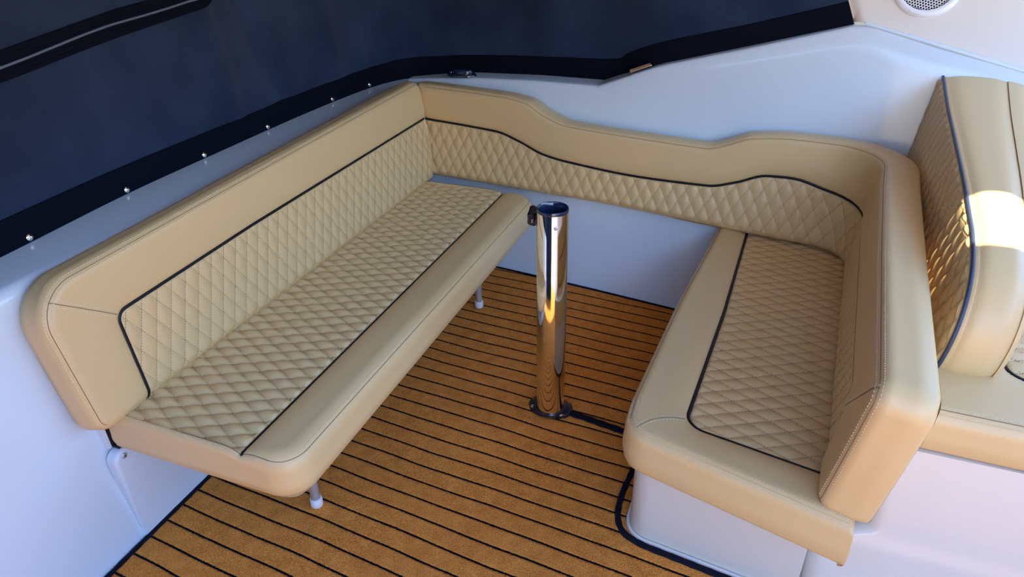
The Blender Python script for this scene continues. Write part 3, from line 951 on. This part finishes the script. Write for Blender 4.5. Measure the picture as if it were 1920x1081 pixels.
for side in (-1, 1):
    if side < 0:
        qp = np.vstack([bot, rgt[1:], pipeline[::-1][1:]])
        cs = Cushion([bot, rgt, topc, near_], fh(side), 0.02, R=0.012, qpoly=qp, pipe=pipeline, amp=0.0075, qw=0.047, qh=0.088, qo=(0.0, 0.6), roll=0.0, step=0.005)
    else:
        def padf(u, v):
            dq = np.clip(pdist(u, v, pipeline) / 0.11, 0, 1)
            w_ = np.clip((u - 0.05) / 0.25, 0, 1)
            return 0.095 * np.sqrt(np.maximum(0, 1 - (1 - dq) ** 2)) * w_ * w_ * (3 - 2 * w_)
        inp = round_poly([(0.12, 0.55), (0.12, 0.66, 0.05), (0.34, 0.785, 0.1), (0.72, 0.835, 0.06), (0.74, 0.55)], 8)
        qp = np.array(inp)
        cs = Cushion([bot, rgt, topc, near_], fh(side), 0.02, R=0.012, qpoly=qp, pipe=inp, amp=0.0055, qw=0.047, qh=0.088, qo=(0.0, 0.6), roll=0.006, roll_w=0.05, step=0.006, pad=padf)
    U, V_ = cs.grid()
    XYZ = cs.f(U.ravel(), V_.ravel(), cs.D(U, V_).ravel())
    idx = np.arange(U.size).reshape(U.shape)
    q = np.stack([idx[:-1, :-1], idx[1:, :-1], idx[1:, 1:], idx[:-1, 1:]], -1).reshape(-1, 4)
    if side < 0: q = q[:, ::-1]
    cu = (U[:-1, :-1] + U[1:, 1:]).ravel() / 2; cv = (V_[:-1, :-1] + V_[1:, 1:]).ravel() / 2
    mk = inside(cu, cv, qp)
    m = MB(); m.add(XYZ, q[mk]); cs.quilt(m)
    m.build('quilted_panel', [leather, thread, thread], hb, angle=60)
    if (~mk).any():
        m = MB(); m.add(XYZ, q[~mk]); m.build('border', leather, hb, angle=60)
    pm = MB()
    pp = resample(pipeline if side < 0 else inp, 160)
    if side < 0:
        pts = cs.f(pp[:, 0], pp[:, 1], np.full(len(pp), -0.003))
        pm.tube(pts, 0.0042, 10)
        pm.build('piping', mat('blue_grey_piping', (0.035, 0.055, 0.10), 0.45), hb, label='blue-grey piping')
    else:
        pm.tube(cs.surf(pp, 0.002), 0.0036, 10)
        pm.build('piping', pipe_m, hb, label='dark navy piping')
# boxing band joining both faces over the top and the near end, slightly crowned
full = np.vstack([np.array(bot)[::-1][-1:], pipeline])
bandp = resample(np.vstack([pipeline, rgt[::-1]]), 170)
m = MB(); V = []; F = []
cross = np.linspace(0, 1, 21)
Tn = np.gradient(bandp, axis=0); Tn /= np.linalg.norm(Tn, axis=1)[:, None]
On = np.stack([-Tn[:, 1], Tn[:, 0]], 1)
cenp = np.array([0.35, 0.68])
for p, o_ in zip(bandp, On):
    if (p - cenp) @ o_ < 0: o_ = -o_
    Xl = 0.92 + 0.13 * (p[1] - 0.5)
    for c in cross:
        bulge = 0.010 * (1 - (2 * c - 1) ** 4) - 0.004
        qq_ = p + o_ * bulge
        TH = 0.112 + 0.08 * max(0, p[0])
        V.append((Xl + 0.012 + (TH - 0.024) * c - (0.0105 if c == 0 else 0) + (0.0105 if c == 1 else 0), qq_[0], qq_[1]))
n = len(cross)
for i in range(len(bandp) - 1):
    for k in range(n - 1): F.append((i * n + k, (i + 1) * n + k, (i + 1) * n + k + 1, i * n + k + 1))
m.add(V, F)
# stitches hugging the piping
V2 = []
for i in range(4, len(bandp) - 4):
    pass
m.build('boxing', [leather, thread], hb)
settle(hb)

# ================================================================== TABLE PEDESTAL
tp = thing('table_pedestal', 'polished steel table pedestal post standing on the striped carpet, without its table', 'pedestal', (0, 0, 0.006))
R_ = 0.0434
m = MB(); m.lathe([(R_, 0.012), (R_, 0.700), (R_ - 0.001, 0.7015), (R_ - 0.0035, 0.7015), (R_ - 0.0035, 0.60)], (0, 0, 0), 96, cap=False)
m.build('post', chrome, tp)
m = MB()
m.lathe([(R_ - 0.0045, 0.30), (R_ - 0.0045, 0.699), (R_ + 0.0006, 0.7005), (R_ + 0.0012, 0.705), (R_ - 0.0005, 0.7095), (R_ - 0.003, 0.710), (R_ - 0.0058, 0.706), (R_ - 0.0075, 0.69), (R_ - 0.0085, 0.45)], (0, 0, 0), 96, cap=False)
m.build('collar_sleeve', navyp, tp, label='navy plastic sleeve lining the open top')
m = MB(); m.lathe([(0.001, 0.455), (R_ - 0.008, 0.455)], (0, 0, 0), 48, cap=False); m.build('inner_plug', dark, tp)
# scalloped knob on the left side
m = MB()
ko = Vector((-R_ - 0.006, 0.012, 0.672))
m.lathe([(0.008, -0.008), (0.010, 0.0), (0.024, 0.002), (0.0275, 0.006), (0.0275, 0.014), (0.024, 0.019), (0.010, 0.020)], ko, 72,
        M=Matrix.Rotation(-PI / 2, 3, 'Y'), rad=lambda a: 1 + 0.10 * math.cos(6 * a))
knob = m.build('knob', blackp, tp, label='black scalloped clamp knob')
m = MB(); sc = Vector((0.0, 0.0, 0.667)); ang = math.radians(-62)
sp_ = Vector((math.cos(ang) * R_, math.sin(ang) * R_, 0.667))
m.lathe([(0.0052, -0.001), (0.0052, 0.001), (0.0035, 0.0028), (0.001, 0.0032)], sp_, 20, M=Matrix.Rotation(ang, 3, 'Z') @ Matrix.Rotation(PI / 2, 3, 'Y'))
m.build('screw', steel, tp)
# floor flange
m = MB()
fp = []
for k in range(64):
    a = 2 * PI * k / 64
    rr = 0.062 + 0.006 * math.cos(2 * a) + (0.006 if math.cos(a) > 0.85 else 0)
    fp.append((-0.006 + rr * math.cos(a), 0.012 + rr * math.sin(a) * 0.92))
m.prism(fp, 0.0, 0.020, bev=0.006)
m.build('floor_flange', blackp, tp, label='black floor flange')
m = MB(); m.lathe([(0.0525, 0.018), (0.0525, 0.026), (0.050, 0.029), (0.0436, 0.030)], (-0.001, 0.004, 0), 64, cap=False)
m.build('flange_ring', blackp, tp)
for a in (205, -38):
    a = math.radians(a)
    m = MB(); m.lathe([(0.0065, 0.0), (0.0065, 0.002), (0.004, 0.0042), (0.001, 0.0046)], (-0.004 + 0.0575 * math.cos(a), 0.008 + 0.053 * math.sin(a), 0.019), 16)
    m.build('screw', chrome, tp)
settle(tp)

# ================================================================== CANVAS CURTAIN
CB = smooth_curve([(-1.00, -2.4, .742), (-1.07, -1.3, .742), (-1.105, -.735, .742), (-1.135, -.35, .741), (-1.138, .0, .741), (-1.137, .278, .741), (-1.125, .644, .742), (-1.09, .93, .744),
                   (-1.008, 1.085, .750), (-.86, 1.122, .760), (-.745, 1.122, .770), (-.44, 1.095, .789), (-.10, 1.062, .803), (-.035, 1.042, .832), (.10, 1.000, .888), (.395, .982, .964), (.705, .955, 1.053)], 10)
CBL = plen(CB)
cd_ = np.concatenate([[0], np.cumsum(np.linalg.norm(np.diff(CB, axis=0), axis=1))])
def canvas_pt(s, h, out=0.0):
    """s along the bottom edge, h height above it, out = towards the cabin"""
    if s > CBL - 0.6: s = s - 0.42 * h * ((s - CBL + 0.6) / 0.6) ** 2
    p = np.array([np.interp(s, cd_, CB[:, k]) for k in range(3)])
    p2 = np.array([np.interp(min(s + 0.01, CBL), cd_, CB[:, k]) for k in range(3)]); p1 = np.array([np.interp(max(s - 0.01, 0), cd_, CB[:, k]) for k in range(3)])
    t = p2 - p1; t[2] = 0; t /= np.linalg.norm(t)
    n_in = np.array([t[1], -t[0], 0])
    fold = 0.0
    # soft drape folds fanning up from the aft corner of the curtain
    for (sc_, w_, am, sl_) in ((2.55, 0.045, 0.010, -0.25), (2.80, 0.05, -0.009, -0.45), (3.1, 0.06, 0.008, -0.2), (3.45, 0.05, -0.006, 0.2), (1.5, 0.15, 0.006, 0.1), (0.9, 0.2, -0.006, 0.0), (4.1, 0.08, 0.006, 0.3)):
        q = (s - sc_ - sl_ * h) / w_
        fold += 1.9 * am * math.exp(-q * q) * min(1, h / 0.15)
    fold += 0.004 * math.sin(3.1 * s + 4 * h) * min(1, h / 0.1)
    q = p + n_in * (0.10 * h + fold + out) + np.array([0, 0, h])
    return q
cv_ = thing('canvas_curtain', 'dark navy canvas enclosure curtain above the coaming, zipped flap at upper left', 'canvas cover', (-1.0, 0.5, 0.75))
hs = [-0.02] + list(np.linspace(0, 1.15, 50))
ss = np.linspace(0, CBL, 330)
m = MB(); V = [canvas_pt(a, h) for a in ss for h in hs]
n = len(hs); F = [(i * n + k, (i + 1) * n + k, (i + 1) * n + k + 1, i * n + k + 1) for i in range(len(ss) - 1) for k in range(n - 1)]
m.add(V, F); m.build('cloth', canvas, cv_)
# hem in two lengths that meet at a seam
s_seam = float(np.interp(0.245, CB[:60, 1], cd_[:60]))
for (a0, a1) in ((0.0, s_seam - 0.001), (s_seam + 0.002, CBL)):
    m = MB(); V = []; F = []
    sv = np.linspace(a0, a1, int((a1 - a0) / 0.02))
    pr = [(-0.022, -0.003), (-0.020, 0.005), (0.010, 0.0065), (0.040, 0.0055), (0.072, 0.005), (0.0755, 0.001)]
    for a in sv:
        for (h, o_) in pr: V.append(canvas_pt(a, h, o_) if h > 0 else canvas_pt(a, 0, o_) + np.array([0, 0, h]))
    n = len(pr)
    F = [(i * n + k, (i + 1) * n + k, (i + 1) * n + k + 1, i * n + k + 1) for i in range(len(sv) - 1) for k in range(n - 1)]
    m.add(V, F); m.build('hem', hem_m, cv_, label='darker navy webbing hem')
# zipped flap: two tapes and a coil, ending in a point
def canvas_s_of_y(y): return float(np.interp(y, CB[:75, 1], cd_[:75]))
def zipc(y, h, o): return canvas_pt(canvas_s_of_y(y), h, o)
zy = np.linspace(-1.3, 0.115, 90)
h_up = lambda y: np.interp(y, [-1.3, -0.62, -0.25, -0.03, 0.06, 0.115], [.36, .425, .466, .480, .470, .458])
h_dn = lambda y: np.interp(y, [-1.3, -0.56, -0.30, -0.03, 0.06, 0.115], [.31, .367, .395, .418, .432, .456])
h_zp = lambda y: np.interp(y, [-1.3, -0.60, -0.28, -0.05, 0.04, 0.10], [.34, .397, .432, .449, .459, .462])
for lo_, hi_, nm in ((h_zp, h_up, 'zipper_tape'), (h_dn, h_zp, 'zipper_tape')):
    m = MB(); V = []; rows_ = [0.0, 0.06, 0.12, 0.3, 0.34, 0.38, 0.6, 0.64, 0.68, 0.9, 0.95, 1.0]
    oo = [0.002, 0.006, 0.0065, 0.0065, 0.0078, 0.0065, 0.0065, 0.0078, 0.0065, 0.006, 0.005, 0.001]
    for y in zy:
        for t, o_ in zip(rows_, oo): V.append(zipc(y, lo_(y) + (hi_(y) - lo_(y)) * t, o_))
    n = len(rows_)
    F = [(i * n + k, (i + 1) * n + k, (i + 1) * n + k + 1, i * n + k + 1) for i in range(len(zy) - 1) for k in range(n - 1)]
    m.add(V, F); m.build(nm, hem_m, cv_)
m = MB(); m.tube([zipc(y, h_zp(y) + 0.0015 * math.sin(14 * y), 0.010) for y in zy], 0.0030, 8)
m.build('zipper_coil', mat('zipper_grey_coil', (0.10, 0.13, 0.20), 0.35, spec=0.6), cv_, label='shiny grey zipper coil')
settle(cv_)

# snap studs along the hem
def stud(name, s, label):
    p = Vector(canvas_pt(s, 0.010, 0.008))
    q = Vector(canvas_pt(s + 0.01, 0.010, 0.008)) - p
    q.z = 0; q.normalize()
    nrm = Vector((q.y, -q.x, 0.15)).normalized()
    root = thing(name, label, 'snap fastener', p, 'snap fasteners along the canvas hem')
    M_ = nrm.to_track_quat('Z', 'Y').to_matrix()
    m = MB(); m.lathe([(0.0085, -0.001), (0.0085, 0.0015), (0.0065, 0.003), (0.003, 0.0036)], (0, 0, 0), 24, M=M_)
    m.build('base_ring', chrome, root)
    m = MB(); m.lathe([(0.0035, 0.003), (0.004, 0.006), (0.003, 0.0075), (0.001, 0.008)], (0, 0, 0), 16, M=M_)
    m.build('stud', chrome, root)
    return root
names = ['chrome snap on the canvas hem nearest the aft end of the coaming', 'chrome snap on the canvas hem above the left bench near end',
         'chrome snap on the canvas hem above the middle of the left bench', 'chrome snap on the canvas hem right below the hem seam',
         'chrome snap on the canvas hem between its seam and the curtain corner', 'chrome snap on the canvas hem nearest the curtain corner']
for nm_, y in zip(names, (-.657, -.347, -.045, .262, .64, .88)):
    stud('snap_fastener', canvas_s_of_y(y), nm_)

# ================================================================== FITTINGS ON THE LEDGE
ft = thing('deck_fitting', 'glossy black oval deck fitting on the white ledge at the curtain corner', 'deck fitting', (-0.742, 1.045, 0.776))
m = MB(); el = [(0.066 * math.cos(a), 0.036 * math.sin(a)) for a in np.linspace(0, 2 * PI, 48, endpoint=False)]
m.prism(el, -0.001, 0.010, bev=0.006); m.build('plate', navyp, ft)
m = MB(); m.prism([(0.045 * math.cos(a) + 0.004, 0.026 * math.sin(a) + 0.004) for a in np.linspace(0, 2 * PI, 40, endpoint=False)], 0.009, 0.026, bev=0.008); m.build('cap', navyp, ft)
for (sx2, sy2) in ((-0.052, 0.004), (0.030, -0.022)):
    m = MB(); m.lathe([(0.005, 0), (0.005, 0.0015), (0.003, 0.003), (0.001, 0.0032)], (sx2, sy2, 0.0095), 16); m.build('screw', chrome, ft)
fx = 0.0
ft = thing('deck_fitting', 'small chrome hinge at the foot of the rising fairing edge', 'deck fitting', (0.028, 0.968, 0.862))
R2 = Matrix.Rotation(-math.atan2(0.092, 0.235), 3, 'Y')
m = MB(); m.box((0, 0.006, 0.004), (0.085, 0.026, 0.008), rot=R2); m.build('leaf', chrome, ft, smooth=False)
m = MB(); m.tube([tuple(R2 @ Vector((a, -0.006, 0.011))) for a in np.linspace(-0.040, 0.040, 6)], 0.0065, 16); m.build('knuckle', chrome, ft)
for a in (-0.03, 0.03):
    m = MB(); m.lathe([(0.004, 0), (0.004, 0.002), (0.002, 0.003)], tuple(R2 @ Vector((a, 0.010, 0.008))), 14); m.build('screw', steel, ft)
ft = thing('canvas_bracket', 'small pale metal bracket at the top end of the canvas beside the fairing', 'bracket', (0.648, 0.935, 1.135))
m = MB(); m.box((-0.006, 0.0, 0.010), (0.050, 0.006, 0.018), rot=Matrix.Rotation(-0.25, 3, 'Y')); m.build('tab', steel, ft)
m = MB(); m.tube([(0.018, -0.002, 0.030), (0.030, -0.004, -0.006)], 0.004, 10); m.build('pin', chrome, ft)
m = MB(); m.lathe([(0.006, 0), (0.006, 0.003), (0.003, 0.004)], (-0.020, -0.003, 0.004), 16, M=Matrix.Rotation(PI / 2, 3, 'X')); m.build('screw', dark, ft)

# ================================================================== SPEAKER
SPT, SPH, SPR = 0.215, 0.200, 0.098
so = panel(SPT, SPH, 0.0)
e1 = tdir; e2 = (panel(0, 1, 0) - panel(0, 0, 0)).normalized()
e3 = -(e1.cross(e2)).normalized()
if e3.y > 0: e3 = -e3
e2b = e3.cross(e1).normalized()
if e2b.z < 0: e2b = -e2b
MS = Matrix((e1, e2b, e3)).transposed()
spk = thing('speaker', 'round white perforated speaker grille on the cream fairing panel', 'speaker', so)
m = MB(); m.lathe([(SPR, -0.004), (SPR, 0.003), (SPR - 0.004, 0.008), (SPR - 0.012, 0.011), (SPR - 0.020, 0.0085), (SPR - 0.0215, 0.002)], (0, 0, 0), 96, M=MS, cap=False)
m.build('rim', whitep, spk)
m = MB(); m.lathe([(0.001, 0.001), (SPR - 0.02, 0.001)], (0, 0, 0), 64, M=MS, cap=False); m.build('cone', grille_hole, spk)
# grille: hexagonal mesh of bridges round real holes
m = MB(); hp = 0.0082; hr = 0.0030; RG = SPR - 0.0205
for i in range(-12, 13):
    for j in range(-12, 13):
        cx = hp * (i + 0.5 * j); cy = hp * 0.866 * j
        if math.hypot(cx, cy) > RG - 0.001: continue
        V = []
        for k in range(12):
            a = PI / 6 * k + PI / 6 * 0
            hexr = hp / math.sqrt(3) * (1.0 if k % 2 else math.cos(PI / 6) / 1.0)
            aa = a
            ro = hp / math.sqrt(3) if k % 2 == 1 else hp / 2
            V.append((cx + ro * math.cos(aa), cy + ro * math.sin(aa)))
        for k in range(12):
            aa = PI / 6 * k
            V.append((cx + hr * math.cos(aa), cy + hr * math.sin(aa)))
        dome = lambda q: 0.0075 + 0.004 * (1 - (math.hypot(*q) / RG) ** 2)
        P3 = [tuple(MS @ Vector((q[0], q[1], dome(q) - (0.0 if n_ < 12 else 0.0008)))) for n_, q in enumerate(V)]
        m.add(P3, [(k, (k + 1) % 12, 12 + (k + 1) % 12, 12 + k) for k in range(12)])
m.build('grille', whitep, spk, smooth=False)
m = MB(); m.box(MS @ Vector((0, -SPR + 0.010, 0.0105)), (0.030, 0.008, 0.002), rot=MS.to_4x4()); m.build('badge', whitep, spk)
